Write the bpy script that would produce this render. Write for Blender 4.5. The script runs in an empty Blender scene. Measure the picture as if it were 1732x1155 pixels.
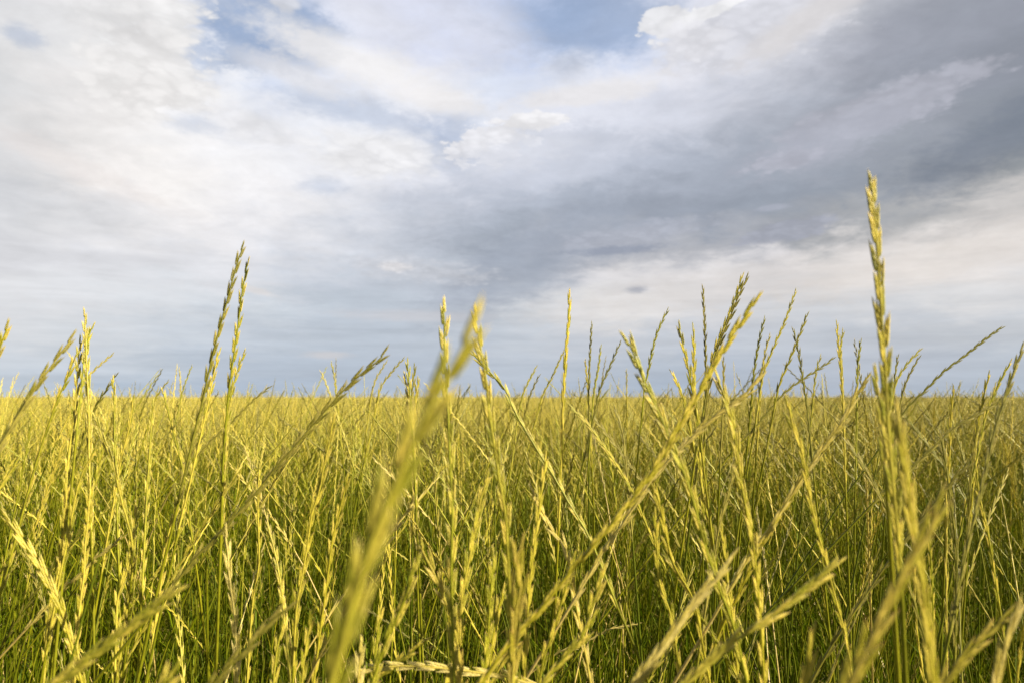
import bpy, math, random
import numpy as np
from mathutils import Vector, Matrix

random.seed(7)
rng = np.random.default_rng(11)
R = math.radians
sc = bpy.context.scene
COL = sc.collection

# ------------------------------------------------------------------ camera
CAM_Z = 0.87
PITCH = R(4.75)
FPX = 1155.0                      # focal length in pixels of the 1732 px wide photograph (24 mm on 36 mm)
cd = bpy.data.cameras.new('camera')
cd.lens = 24.0; cd.sensor_width = 36.0
cd.clip_start = 0.01; cd.clip_end = 20000
cd.dof.use_dof = True
cd.dof.focus_distance = 0.75
cd.dof.aperture_fstop = 11.5
cam = bpy.data.objects.new('camera', cd); COL.objects.link(cam)
cam.location = (0, 0, CAM_Z)
cam.rotation_euler = (R(90) + PITCH, 0, 0)
sc.camera = cam

# ------------------------------------------------------------------ light
SUN_AZ, SUN_EL = 110.0, 31.0       # degrees; azimuth clockwise from the viewing direction
sd = bpy.data.lights.new('sun', 'SUN'); sd.energy = 5.0; sd.angle = R(0.5); sd.color = (1.0, 0.86, 0.60)
sun = bpy.data.objects.new('sun', sd); COL.objects.link(sun)
S = Vector((math.sin(R(SUN_AZ)) * math.cos(R(SUN_EL)), math.cos(R(SUN_AZ)) * math.cos(R(SUN_EL)), math.sin(R(SUN_EL))))
sun.rotation_euler = S.to_track_quat('Z', 'Y').to_euler()
sun.location = (4, -1, 6)

sc.view_settings.view_transform = 'Standard'
sc.view_settings.look = 'None'
sc.view_settings.gamma = 1.0
sc.view_settings.exposure = 0.9
sc.render.engine = 'CYCLES'
sc.cycles.max_bounces = 8
sc.cycles.use_denoising = True


class G:
    """short-hand for building node trees"""
    def __init__(s, tree):
        s.t = tree; tree.nodes.clear()

    def n(s, kind, **kw):
        nd = s.t.nodes.new(kind)
        for k, v in kw.items():
            setattr(nd, k, v)
        return nd

    def put(s, sock, v):
        if hasattr(v, 'node'):
            s.t.links.new(v, sock)
        else:
            sock.default_value = v

    def m(s, op, a, b=0.0, c=0.0, clamp=False):
        nd = s.n('ShaderNodeMath', operation=op, use_clamp=clamp)
        s.put(nd.inputs[0], a); s.put(nd.inputs[1], b); s.put(nd.inputs[2], c)
        return nd.outputs[0]

    def mix(s, f, a, b, blend='MIX'):
        nd = s.n('ShaderNodeMix', data_type='RGBA', blend_type=blend)
        s.put(nd.inputs[0], f)
        for sock, v in ((nd.inputs[6], a), (nd.inputs[7], b)):
            s.put(sock, v if hasattr(v, 'node') else (v[0], v[1], v[2], 1.0))
        return nd.outputs[2]

    def rng(s, v, a, b, c=0.0, d=1.0, smooth=True):
        nd = s.n('ShaderNodeMapRange', interpolation_type='SMOOTHSTEP' if smooth else 'LINEAR')
        s.put(nd.inputs[0], v)
        for i, q in enumerate((a, b, c, d)):
            s.put(nd.inputs[1 + i], q)
        return nd.outputs[0]

    def noise(s, vec, scale, detail=4.0, rough=0.55, dist=0.0):
        nd = s.n('ShaderNodeTexNoise')
        s.put(nd.inputs['Vector'], vec)
        nd.inputs['Scale'].default_value = scale; nd.inputs['Detail'].default_value = detail
        nd.inputs['Roughness'].default_value = rough; nd.inputs['Distortion'].default_value = dist
        return nd


def lin(c):
    return tuple((v / 255 / 12.92) if v / 255 <= 0.04045 else ((v / 255 + 0.055) / 1.055) ** 2.4 for v in c)


SKG = 2 ** -0.9                   # the clouds' radiance is given for exposure 0


def lin_s(c):
    return tuple(v * SKG for v in lin(c))


def tone(c, y):
    m = sum(c) / 3; t = min(max((m - 160) / 50, 0), 1); t = t * t * (3 - 2 * t)
    up = 15 * t - 1 * (1 - t) * (1 if y < 480 else 0)
    low = min(max((y - 430) / 100, 0), 1)
    up += low * 13 * (1 - t * .5)
    w = 1 - t if y < 500 else .6
    return (min(c[0] + up + w, 252), min(c[1] + up + 1.5 * w, 252), min(c[2] + up - 3 * w, 252))


def ray(px, py):
    """direction of a pixel of the photograph"""
    X = (px - 866.0) / FPX; Y = (577.5 - py) / FPX
    return np.array([X, math.cos(PITCH) - Y * math.sin(PITCH), math.sin(PITCH) + Y * math.cos(PITCH)])


def azel(px, py):
    d = ray(px, py)
    return math.degrees(math.atan2(d[0], d[1])), math.degrees(math.atan2(d[2], math.hypot(d[0], d[1])))


# ------------------------------------------------------------------ sky (clouds in azimuth and elevation)
SKY = [
 (0,   [(205,205,208),(222,221,222),(232,231,232),(175,190,221),(198,205,222),(200,206,225),(185,197,224),(168,186,220),(198,205,224),(212,212,217),(178,181,192),(162,166,180),(152,156,172)]),
 (75,  [(205,207,210),(222,222,222),(228,228,230),(175,190,219),(214,215,224),(205,209,226),(190,200,225),(175,190,220),(215,217,226),(207,208,216),(170,173,188),(152,156,172),(142,147,163)]),
 (150, [(203,203,204),(218,214,213),(236,234,233),(213,217,228),(208,214,228),(222,222,228),(200,208,225),(215,217,226),(216,216,224),(178,183,198),(156,161,177),(142,148,164),(135,142,156)]),
 (225, [(203,203,205),(222,219,217),(229,228,229),(222,223,228),(227,228,232),(222,223,230),(226,227,233),(205,208,220),(190,195,209),(172,177,192),(168,171,184),(152,157,170),(122,131,144)]),
 (300, [(200,201,205),(229,225,223),(237,234,232),(233,231,232),(222,223,229),(205,208,219),(190,196,212),(176,183,200),(160,168,187),(152,160,178),(148,155,171),(152,156,168),(178,178,182)]),
 (375, [(195,197,202),(205,206,210),(222,220,221),(222,221,224),(202,205,213),(180,186,200),(165,173,190),(158,166,184),(155,160,176),(147,153,168),(160,163,172),(188,186,187),(214,208,204)]),
 (450, [(205,205,209),(206,207,212),(208,209,214),(210,211,216),(190,196,208),(183,189,202),(156,164,181),(195,195,202),(214,210,209),(203,201,205),(214,209,207),(226,220,216),(208,206,207)]),
 (525, [(203,204,209),(202,204,210),(198,202,210),(190,196,206),(175,184,198),(172,180,194),(185,190,200),(208,205,206),(197,197,203),(187,190,198),(184,188,197),(190,192,198),(190,192,198)]),
 (600, [(190,195,205),(186,192,202),(178,186,199),(172,181,196),(170,179,194),(170,179,194),(176,183,196),(175,182,196),(168,177,192),(170,177,191),(172,178,191),(172,178,191),(172,179,192)]),
 (672, [(170,182,198),(166,178,195),(160,173,192),(157,170,190),(160,173,192),(165,176,194),(165,176,193),(160,172,190),(158,170,189),(160,171,190),(165,174,190),(162,172,188),(165,175,190)]),
]
SKX = np.linspace(0, 1732, 13); SKY_Y = np.array([r[0] for r in SKY], float)
SKC = np.array([[lin_s(tone(c, r[0])) for c in r[1]] for r in SKY])


def sky_at(px, py):
    px = min(max(px, 0), 1732); py = min(max(py, 0), 672)
    j = min(int(np.searchsorted(SKY_Y, py, side='right') - 1), len(SKY_Y) - 2); j = max(j, 0)
    f = (py - SKY_Y[j]) / (SKY_Y[j + 1] - SKY_Y[j])
    row = SKC[j] * (1 - f) + SKC[j + 1] * f
    return tuple(np.interp(px, SKX, row[:, k]) for k in range(3))


def to_px(az, el):
    a, e = R(az), R(el)
    d = (math.sin(a) * math.cos(e), math.cos(a) * math.cos(e), math.sin(e))
    f = d[1] * math.cos(PITCH) + d[2] * math.sin(PITCH); u = d[2] * math.cos(PITCH) - d[1] * math.sin(PITCH)
    return 866 + FPX * d[0] / f, 577.5 - FPX * u / f


world = bpy.data.worlds.new('World'); sc.world = world; world.use_nodes = True
g = G(world.node_tree)
tc = g.n('ShaderNodeTexCoord'); D = tc.outputs['Generated']
sep = g.n('ShaderNodeSeparateXYZ'); g.put(sep.inputs[0], D)
dx, dy, dz = sep.outputs
horiz = g.m('SQRT', g.m('ADD', g.m('MULTIPLY', dx, dx), g.m('MULTIPLY', dy, dy)))
az0 = g.m('MULTIPLY', g.m('ARCTAN2', dx, dy), 180 / math.pi)
el0 = g.m('MULTIPLY', g.m('ARCTAN2', dz, horiz), 180 / math.pi)
# cloud-layer coordinates: flattened towards the horizon as a real layer is
k = g.m('DIVIDE', 1.0, g.m('ADD', g.m('MAXIMUM', dz, 0.0), 0.22))
cmb = g.n('ShaderNodeCombineXYZ')
g.put(cmb.inputs[0], g.m('MULTIPLY', dx, k)); g.put(cmb.inputs[1], g.m('MULTIPLY', dy, k)); g.put(cmb.inputs[2], g.m('MULTIPLY', dz, 1.5))
P = cmb.outputs[0]
n1 = g.noise(P, 2.2, 6.0, 0.6); n2 = g.noise(P, 7.0, 8.0, 0.62, 0.3)
s1 = g.n('ShaderNodeSeparateColor'); g.put(s1.inputs[0], n1.outputs['Color'])
s2 = g.n('ShaderNodeSeparateColor'); g.put(s2.inputs[0], n2.outputs['Color'])
hfade = g.rng(el0, 0.0, 14.0, 0.25, 1.0)


def warped(base, c1, c2, a1, a2, fade=None):
    w = g.m('ADD', g.m('MULTIPLY', g.m('SUBTRACT', c1, 0.5), a1), g.m('MULTIPLY', g.m('SUBTRACT', c2, 0.5), a2))
    if fade is not None:
        w = g.m('MULTIPLY', w, fade)
    return g.m('ADD', base, w)


az = warped(az0, s1.outputs[0], s2.outputs[0], 12.0, 10.0)
el = warped(el0, s1.outputs[1], s2.outputs[1], 6.0, 7.0, hfade)

EL = [0.3, 2.4, 4.6, 7.2, 10.0, 13.0, 16.0, 19.0, 22.0, 25.0, 28.5]
AZ0, AZ1, NA = -40.0, 40.0, 27
fac = g.rng(az, AZ0, AZ1, 0.0, 1.0, smooth=False)
cur = None
for i, e in enumerate(EL):
    cr = g.n('ShaderNodeValToRGB'); ramp = cr.color_ramp; ramp.interpolation = 'B_SPLINE'
    while len(ramp.elements) < NA:
        ramp.elements.new(0.5)
    for j in range(NA):
        q = j / (NA - 1); a = AZ0 + (AZ1 - AZ0) * q
        x, y = to_px(a, e); c = sky_at(x, y)
        ramp.elements[j].position = q; ramp.elements[j].color = (*c, 1)
    g.put(cr.inputs[0], fac)
    cur = cr.outputs[0] if cur is None else g.mix(g.rng(el, EL[i - 1], e), cur, cr.outputs[0])

nish = g.n('ShaderNodeTexSky', sky_type='NISHITA'); nish.sun_disc = False
nish.sun_elevation = R(SUN_EL); nish.sun_rotation = R(SUN_AZ); nish.air_density = 1.0; nish.dust_density = 2.0
NIS = g.mix(1.0, nish.outputs[0], (0.085, 0.085, 0.085), 'MULTIPLY')
NIS = g.mix(1.0, NIS, (SKG, SKG, SKG), 'MULTIPLY')
blue = g.mix(0.75, NIS, lin_s((166, 187, 221)))

fine = g.noise(P, 14.0, 8.0, 0.62, 0.3).outputs[0]
veryfine = g.noise(P, 45.0, 6.0, 0.6, 0.3).outputs[0]
mid_ = s2.outputs[2]


# billows: two sizes of rounded cells, stirred a little
vmx = g.n('ShaderNodeVectorMath', operation='ADD'); vsc = g.n('ShaderNodeVectorMath', operation='SCALE')
g.put(vsc.inputs[0], n2.outputs['Color']); vsc.inputs['Scale'].default_value = 0.10
g.put(vmx.inputs[0], P); g.put(vmx.inputs[1], vsc.outputs[0])
cells = []
for sc_v in (16.0, 40.0):
    vo = g.n('ShaderNodeTexVoronoi', feature='F1'); g.put(vo.inputs['Vector'], vmx.outputs[0]); vo.inputs['Scale'].default_value = sc_v
    cells.append(vo.outputs['Distance'])
bill = g.m('ADD', g.m('MULTIPLY', cells[0], 0.65), g.m('MULTIPLY', cells[1], 0.35))
NZ = g.m('ADD', g.m('ADD', g.m('MULTIPLY', g.m('SUBTRACT', mid_, 0.5), 2.0), g.m('MULTIPLY', g.m('SUBTRACT', fine, 0.5), 2.4)),
         g.m('MULTIPLY', g.m('SUBTRACT', veryfine, 0.5), 1.6))
HOLLOW = g.m('MULTIPLY', g.rng(bill, 0.25, 0.7), 0.5)


def blob(cur, px, py, rx, ry, col, soft=0.5, rag=1.0, op=1.0, rot=0.0, puff=0.0):
    """a cloud or a gap with a ragged edge; rx, ry in photo pixels; soft = width of its edge"""
    a0, e0 = azel(px, py)
    a1_, _ = azel(px + 10, py); _, e1_ = azel(px, py - 10)
    ka, ke = (a1_ - a0) / 10, (e1_ - e0) / 10
    u = g.m('MULTIPLY', g.m('SUBTRACT', az0, a0), 1 / ka); v = g.m('MULTIPLY', g.m('SUBTRACT', el0, e0), 1 / ke)   # px right, px up
    c, s_ = math.cos(R(rot)), math.sin(R(rot))
    uu = g.m('MULTIPLY', g.m('ADD', g.m('MULTIPLY', u, c), g.m('MULTIPLY', v, s_)), 1 / rx)
    vv = g.m('MULTIPLY', g.m('SUBTRACT', g.m('MULTIPLY', v, c), g.m('MULTIPLY', u, s_)), 1 / ry)
    r = g.m('SQRT', g.m('ADD', g.m('MULTIPLY', uu, uu), g.m('MULTIPLY', vv, vv)))
    nz = g.m('MULTIPLY', NZ, rag)
    if puff:
        nz = g.m('ADD', g.m('MULTIPLY', nz, 0.5), g.m('MULTIPLY', g.m('SUBTRACT', bill, 0.48), puff))
    r = g.m('ADD', r, nz)
    f = g.rng(r, 1 - soft / 2, 1 + soft / 2, op, 0.0)
    if puff:       # shaded hollows between the billows
        return g.mix(f, cur, g.mix(HOLLOW, lin_s(col), lin_s(tuple(v * .86 for v in col))))
    return g.mix(f, cur, col if hasattr(col, 'node') else lin_s(col))


# the slate cloud bank first, then blue gaps, lit edges and scraps
cur = blob(cur, 1640, 110, 260, 120, (154, 158, 170), 1.3, 0.35, 0.45, rot=-8)
cur = blob(cur, 1180, 345, 360, 62, (154, 162, 176), 1.3, 0.3, 0.45, rot=10)
cur = blob(cur, 890, 450, 170, 52, (160, 168, 183), 1.1, 0.3, 0.6, rot=27)
cur = blob(cur, 1690, 235, 170, 40, (122, 131, 146), 1.2, 0.4, 0.7, rot=16)
cur = blob(cur, 1290, 475, 330, 30, (222, 217, 214), 1.3, 0.45, 0.6, rot=7)
cur = blob(cur, 455, 45, 125, 72, blue, 0.8, 0.45, 0.9)
cur = blob(cur, 345, 95, 40, 32, blue, 0.9, 0.6, 0.55)
cur = blob(cur, 40, 62, 34, 16, blue, 1.3, 0.7, 0.4)
cur = blob(cur, 1000, 42, 125, 58, blue, 0.9, 0.4, 0.75)
cur = blob(cur, 900, 25, 110, 40, blue, 1.3, 0.5, 0.4)
cur = blob(cur, 610, 190, 150, 26, blue, 1.3, 0.5, 0.45, rot=-12)
cur = blob(cur, 330, 210, 50, 16, blue, 1.4, 0.6, 0.3)
cur = blob(cur, 775, 235, 60, 50, blue, 1.1, 0.5, 0.45, rot=25)
cur = blob(cur, 545, 315, 36, 12, blue, 1.5, 0.6, 0.3)
cur = blob(cur, 600, 105, 175, 32, (242, 240, 240), 1.2, 0.5, 0.85, rot=-16)
cur = blob(cur, 730, 165, 80, 18, (242, 240, 241), 1.2, 0.6, 0.8, rot=-12)
cur = blob(cur, 500, 128, 90, 20, (234, 233, 236), 1.3, 0.6, 0.7, rot=-14)
cur = blob(cur, 640, 35, 110, 22, (222, 224, 234), 1.5, 0.6, 0.6, rot=-18)
cur = blob(cur, 810, 45, 90, 45, (218, 220, 231), 1.4, 0.6, 0.6, rot=-25)
cur = blob(cur, 275, 25, 85, 50, (243, 242, 242), 0.35, 0.8, 0.9, puff=1.2)
cur = blob(cur, 250, 125, 110, 80, (244, 242, 241), 0.5, 0.8, 0.85, puff=1.2)
cur = blob(cur, 190, 45, 90, 40, (228, 227, 228), 1.3, 0.7, 0.6, puff=1.0)
cur = blob(cur, 482, 3, 28, 18, (228, 229, 235), 0.7, 0.6, 0.8, puff=0.8)
cur = blob(cur, 640, 262, 100, 42, (245, 244, 245), 0.9, 0.7, 0.7, puff=0.8)
cur = blob(cur, 430, 215, 90, 26, (240, 239, 241), 1.1, 0.7, 0.6, rot=-8, puff=0.9)
cur = blob(cur, 1255, 60, 150, 62, (221, 222, 230), 0.5, 0.8, 0.9, rot=4, puff=0.9)
cur = blob(cur, 1128, 45, 48, 34, (243, 243, 246), 0.22, 0.9, 0.95, puff=1.1)
cur = blob(cur, 1195, 22, 70, 12, (246, 246, 248), 0.3, 0.7, 0.9, rot=12, puff=0.9)
cur = blob(cur, 1165, 75, 60, 36, (232, 232, 238), 0.7, 0.7, 0.8, puff=0.9)
cur = blob(cur, 1370, 32, 130, 26, (222, 219, 220), 1.3, 0.5, 0.8, rot=24)
cur = blob(cur, 1000, 158, 115, 20, (236, 234, 236), 1.1, 0.7, 0.85, rot=6)
cur = blob(cur, 960, 112, 40, 26, (214, 219, 232), 1.2, 0.7, 0.6, puff=0.8)
cur = blob(cur, 930, 270, 130, 50, (203, 208, 221), 0.9, 0.5, 0.8, rot=10)
cur = blob(cur, 835, 240, 72, 34, (240, 240, 245), 0.22, 0.9, 0.95, rot=10, puff=1.2)
cur = blob(cur, 905, 205, 60, 16, (246, 245, 247), 0.25, 0.8, 0.9, rot=4, puff=1.0)
cur = blob(cur, 875, 262, 92, 28, (218, 221, 231), 0.9, 0.6, 0.8, rot=12)
cur = blob(cur, 1490, 185, 180, 40, (184, 186, 198), 0.5, 0.7, 0.85, rot=10, puff=0.8)
cur = blob(cur, 1400, 240, 150, 34, (178, 181, 194), 0.8, 0.6, 0.7, rot=12)
cur = blob(cur, 1330, 272, 70, 16, (188, 190, 203), 0.5, 0.7, 0.7, rot=10, puff=0.8)
cur = blob(cur, 1070, 398, 125, 20, (186, 190, 203), 0.7, 0.9, 0.6, rot=6, puff=0.8)
cur = blob(cur, 1035, 424, 75, 7, (146, 154, 172), 0.9, 0.5, 0.7, rot=2)
cur = blob(cur, 1330, 392, 85, 18, (172, 176, 190), 0.5, 0.6, 0.75, rot=8, puff=0.7)
cur = blob(cur, 1305, 352, 28, 6, (178, 182, 196), 0.9, 0.5, 0.6)
cur = blob(cur, 1078, 491, 17, 5, (165, 169, 181), 1.6, 0.5, 0.75)
cur = blob(cur, 690, 455, 130, 20, (214, 216, 223), 0.9, 0.8, 0.6, rot=-4, puff=0.8)
cur = blob(cur, 668, 452, 26, 9, (234, 232, 234), 0.7, 0.8, 0.8, puff=0.8)
cur = blob(cur, 432, 492, 32, 6, (228, 224, 223), 1.1, 0.4, 0.7, rot=-12)
cur = blob(cur, 555, 600, 34, 6, (212, 208, 208), 1.4, 0.4, 0.6)
cur = blob(cur, 700, 535, 120, 9, (206, 207, 213), 1.3, 0.5, 0.7)
cur = blob(cur, 1600, 440, 300, 30, (230, 223, 217), 1.4, 0.5, 0.55, rot=9)
cur = blob(cur, 130, 285, 190, 20, (240, 233, 230), 1.4, 0.5, 0.5, rot=-16)

# thin streaks low over the horizon and soft light and dark through the cloud body
st = g.n('ShaderNodeCombineXYZ'); g.put(st.inputs[0], g.m('MULTIPLY', az0, 0.05)); g.put(st.inputs[1], g.m('MULTIPLY', el0, 0.55))
streak = g.noise(st.outputs[0], 1.5, 6.0, 0.6, 0.4).outputs[0]
sfade = g.rng(el0, 6.0, 16.0, 0.44, 0.08)
amp = g.m('MULTIPLY', g.m('SUBTRACT', streak, 0.5), sfade)
amp = g.m('ADD', amp, g.m('MULTIPLY', g.m('SUBTRACT', mid_, 0.5), g.rng(el0, 2.0, 16.0, 0.08, 0.36)))
amp = g.m('ADD', amp, g.m('MULTIPLY', g.m('SUBTRACT', fine, 0.5), g.rng(el0, 2.0, 16.0, 0.04, 0.16)))
amp = g.m('ADD', 1.0, amp)
vm = g.n('ShaderNodeVectorMath', operation='SCALE'); g.put(vm.inputs[0], cur); g.put(vm.inputs['Scale'], amp)
front = vm.outputs[0]
# the rest of the sky dome, beside, above and behind: unseen broken cloud over blue, darkened to weaken its fill light
back = g.mix(g.rng(n1.outputs[0], 0.40, 0.58), NIS, (0.075, 0.075, 0.08))
side = g.m('MAXIMUM', g.rng(g.m('ABSOLUTE', az0), 44.0, 75.0), g.rng(el0, 33.0, 50.0))
sky = g.mix(side, front, back)
bg = g.n('ShaderNodeBackground'); g.put(bg.inputs[0], sky); bg.inputs[1].default_value = 1.0
out = g.n('ShaderNodeOutputWorld'); g.put(out.inputs[0], bg.outputs[0])
world.cycles.sampling_method = 'MANUAL'; world.cycles.sample_map_resolution = 512


# ------------------------------------------------------------------ materials
def leafy(name, base, alt, tip, margin, transl=0.16, rough=0.42, gloss=0.55):
    """a plant surface: Col.R runs along the scale, Col.G differs from scale to scale, Col.B is its thin margin"""
    m = bpy.data.materials.new(name); m.use_nodes = True
    g = G(m.node_tree)
    at = g.n('ShaderNodeAttribute', attribute_name='Col')
    sp = g.n('ShaderNodeSeparateColor'); g.put(sp.inputs[0], at.outputs['Color'])
    oi = g.n('ShaderNodeObjectInfo')
    gm = g.n('ShaderNodeNewGeometry')
    f = g.m('ADD', g.m('MULTIPLY', sp.outputs[1], 0.75), g.m('MULTIPLY', g.m('SUBTRACT', oi.outputs['Random'], 0.5), 0.9), clamp=True)
    c = g.mix(f, base, alt)
    # large patches of the field that ripened further
    big = g.noise(oi.outputs['Location'], 0.35, 3.0, 0.6).outputs[0]
    c = g.mix(g.rng(big, 0.35, 0.7, 0.0, 0.35), c, alt)
    c = g.mix(g.m('MULTIPLY', g.rng(sp.outputs[2], 0.55, 1.0), 0.55), c, margin)
    c = g.mix(g.m('MULTIPLY', g.rng(sp.outputs[0], 0.70, 1.0), 0.85), c, tip)
    nz = g.noise(gm.outputs['Position'], 240.0, 3.0, 0.6).outputs[0]
    v = g.n('ShaderNodeHueSaturation'); g.put(v.inputs['Color'], c); g.put(v.inputs['Value'], g.rng(nz, 0.3, 0.7, 0.82, 1.15))
    c = v.outputs[0]
    pb = g.n('ShaderNodeBsdfPrincipled'); g.put(pb.inputs['Base Color'], c); pb.inputs['Roughness'].default_value = rough
    pb.inputs['Specular IOR Level'].default_value = gloss
    tr = g.n('ShaderNodeBsdfTranslucent'); g.put(tr.inputs[0], c)
    mx = g.n('ShaderNodeMixShader'); mx.inputs[0].default_value = transl
    g.put(mx.inputs[1], pb.outputs[0]); g.put(mx.inputs[2], tr.outputs[0])
    o = g.n('ShaderNodeOutputMaterial'); g.put(o.inputs[0], mx.outputs[0])
    return m


HEAD = {
    'y': leafy('ryegrass_head_yellow_green', (0.30, 0.32, 0.012), (0.85, 0.70, 0.12), (0.92, 0.68, 0.34), (0.93, 0.82, 0.34)),
    'g': leafy('ryegrass_head_grey_green', (0.21, 0.21, 0.02), (0.46, 0.40, 0.09), (0.60, 0.42, 0.20), (0.64, 0.57, 0.25)),
    'o': leafy('ryegrass_head_golden', (0.42, 0.39, 0.018), (0.82, 0.68, 0.13), (0.86, 0.58, 0.24), (0.88, 0.77, 0.28)),
    'p': leafy('ryegrass_head_bleached', (0.64, 0.54, 0.10), (0.84, 0.72, 0.27), (0.88, 0.74, 0.40), (0.88, 0.80, 0.42)),
    'r': leafy('ryegrass_head_red_tipped', (0.36, 0.34, 0.02), (0.66, 0.53, 0.11), (0.72, 0.36, 0.16), (0.78, 0.62, 0.22)),
}
STEM = leafy('ryegrass_stem_green', (0.075, 0.105, 0.002), (0.31, 0.30, 0.012), (0.40, 0.34, 0.05), (0.30, 0.28, 0.03), 0.12, 0.5, 0.25)
DRY = leafy('dry_stem_straw', (0.58, 0.45, 0.12), (0.66, 0.52, 0.18), (0.60, 0.48, 0.2), (0.60, 0.48, 0.2), 0.12)
BLADE = leafy('leaf_blade_green', (0.08, 0.14, 0.002), (0.23, 0.28, 0.004), (0.52, 0.40, 0.05), (0.15, 0.17, 0.006), 0.35, 0.55, 0.15)

mg = bpy.data.materials.new('ground_soil_and_moss'); mg.use_nodes = True
g2 = G(mg.node_tree); tcg = g2.n('ShaderNodeTexCoord')
gn = g2.noise(tcg.outputs['Object'], 3.0, 8.0, 0.6).outputs[0]
gf = g2.noise(tcg.outputs['Object'], 60.0, 4.0, 0.6).outputs[0]
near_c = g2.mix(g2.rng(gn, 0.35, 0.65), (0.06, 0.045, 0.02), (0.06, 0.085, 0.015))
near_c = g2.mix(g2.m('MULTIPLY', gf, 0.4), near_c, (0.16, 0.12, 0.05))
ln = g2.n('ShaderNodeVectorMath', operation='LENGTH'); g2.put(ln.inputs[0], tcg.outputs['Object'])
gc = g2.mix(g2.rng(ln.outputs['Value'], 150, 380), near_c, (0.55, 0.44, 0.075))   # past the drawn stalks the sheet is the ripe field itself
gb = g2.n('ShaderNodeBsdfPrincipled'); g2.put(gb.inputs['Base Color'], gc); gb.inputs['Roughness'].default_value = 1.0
bmp = g2.n('ShaderNodeBump'); bmp.inputs['Strength'].default_value = 0.6; g2.put(bmp.inputs['Height'], gf); g2.put(gb.inputs['Normal'], bmp.outputs[0])
go = g2.n('ShaderNodeOutputMaterial'); g2.put(go.inputs[0], gb.outputs[0])


# ------------------------------------------------------------------ mesh helpers
class MB:
    def __init__(s):
        s.V = []; s.F = []; s.C = []; s.M = []; s.n = 0

    def add(s, V, F, C, mi=0):
        s.V.append(V); s.C.append(C)
        s.F.append(np.asarray(F, np.int64) + s.n); s.M.append(np.full(len(F), mi)); s.n += len(V)

    def mesh(s, name, mats, smooth=True):
        V = np.concatenate(s.V); C = np.concatenate(s.C)
        me = bpy.data.meshes.new(name)
        F = [f for f in s.F]
        nl = sum(f.size for f in F); nf = sum(len(f) for f in F)
        me.vertices.add(len(V)); me.vertices.foreach_set('co', V.astype(np.float32).ravel())
        me.loops.add(nl); me.polygons.add(nf)
        me.loops.foreach_set('vertex_index', np.concatenate([f.ravel() for f in F]).astype(np.int32))
        sizes = np.concatenate([np.full(len(f), f.shape[1]) for f in F])
        me.polygons.foreach_set('loop_start', (np.cumsum(sizes) - sizes).astype(np.int32))
        me.polygons.foreach_set('material_index', np.concatenate(s.M).astype(np.int32))
        me.update(calc_edges=True)
        if smooth:
            me.polygons.foreach_set('use_smooth', np.ones(nf, bool))
        a = me.color_attributes.new('Col', 'FLOAT_COLOR', 'POINT')
        a.data.foreach_set('color', np.concatenate([C, np.ones((len(C), 1))], 1).astype(np.float32).ravel())
        for m in mats:
            me.materials.append(m)
        me.validate()
        return me


def link(name, me, parent=None, loc=None):
    o = bpy.data.objects.new(name, me); COL.objects.link(o)
    if parent is not None:
        o.parent = parent
    if loc is not None:
        o.location = loc
    return o


def rings(pts, rad, seg, flat=1.0, tcol=None, rnd=0.5, ref=(0.3, 0.2, 0.1)):
    """tube through pts; returns V, F, C"""
    pts = np.asarray(pts, float); n = len(pts)
    T = np.gradient(pts, axis=0); T /= np.linalg.norm(T, axis=1)[:, None] + 1e-12
    N = np.cross(T, np.array(ref)); N /= np.linalg.norm(N, axis=1)[:, None] + 1e-12
    B = np.cross(T, N)
    a = np.arange(seg) * 2 * math.pi / seg
    rad = np.asarray(rad, float)
    V = pts[:, None, :] + rad[:, None, None] * (np.cos(a)[None, :, None] * N[:, None, :] + flat * np.sin(a)[None, :, None] * B[:, None, :])
    V = V.reshape(-1, 3)
    i = np.arange(n - 1)[:, None] * seg; j = np.arange(seg)[None, :]; j2 = (j + 1) % seg
    F = np.stack([i + j, i + j2, i + seg + j2, i + seg + j], -1).reshape(-1, 4)
    t = np.linspace(0, 1, n) if tcol is None else np.asarray(tcol)
    C = np.zeros((n, seg, 3)); C[:, :, 0] = t[:, None]; C[:, :, 1] = rnd; C[:, :, 2] = np.abs(np.cos(a))[None, :] * 0.9
    return V, F, C.reshape(-1, 3)


def floret(L, w, th, seg, nr, tilt, x0, z0, rnd, bend=0.0):
    """one pointed, boat-shaped scale in the XZ plane, tilted about Y"""
    if nr >= 6:
        t = np.array([0, .08, .26, .5, .74, .9, 1.0]); p = np.array([.40, .85, 1.0, .80, .46, .20, .02])
    else:
        t = np.array([0, .2, .6, 1.0]); p = np.array([.45, 1.0, .62, .03])
    a = np.arange(seg) * 2 * math.pi / seg + (math.pi / seg if seg == 4 else 0)
    X = np.cos(a)[None, :] * p[:, None] * w; Y = np.sin(a)[None, :] * p[:, None] * th
    Z = np.repeat(t[:, None] * L, seg, 1)
    X = X + bend * (t[:, None] ** 2) * L
    c, s = math.cos(tilt), math.sin(tilt)
    V = np.stack([c * X + s * Z + x0, Y, -s * X + c * Z + z0], -1).reshape(-1, 3)
    n = len(t); i = np.arange(n - 1)[:, None] * seg; j = np.arange(seg)[None, :]; j2 = (j + 1) % seg
    F = np.stack([i + j, i + j2, i + seg + j2, i + seg + j], -1).reshape(-1, 4)
    C = np.zeros((n, seg, 3)); C[:, :, 0] = t[:, None]; C[:, :, 1] = rnd; C[:, :, 2] = np.abs(np.cos(a))[None, :]
    return V, F, C.reshape(-1, 3)


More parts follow.
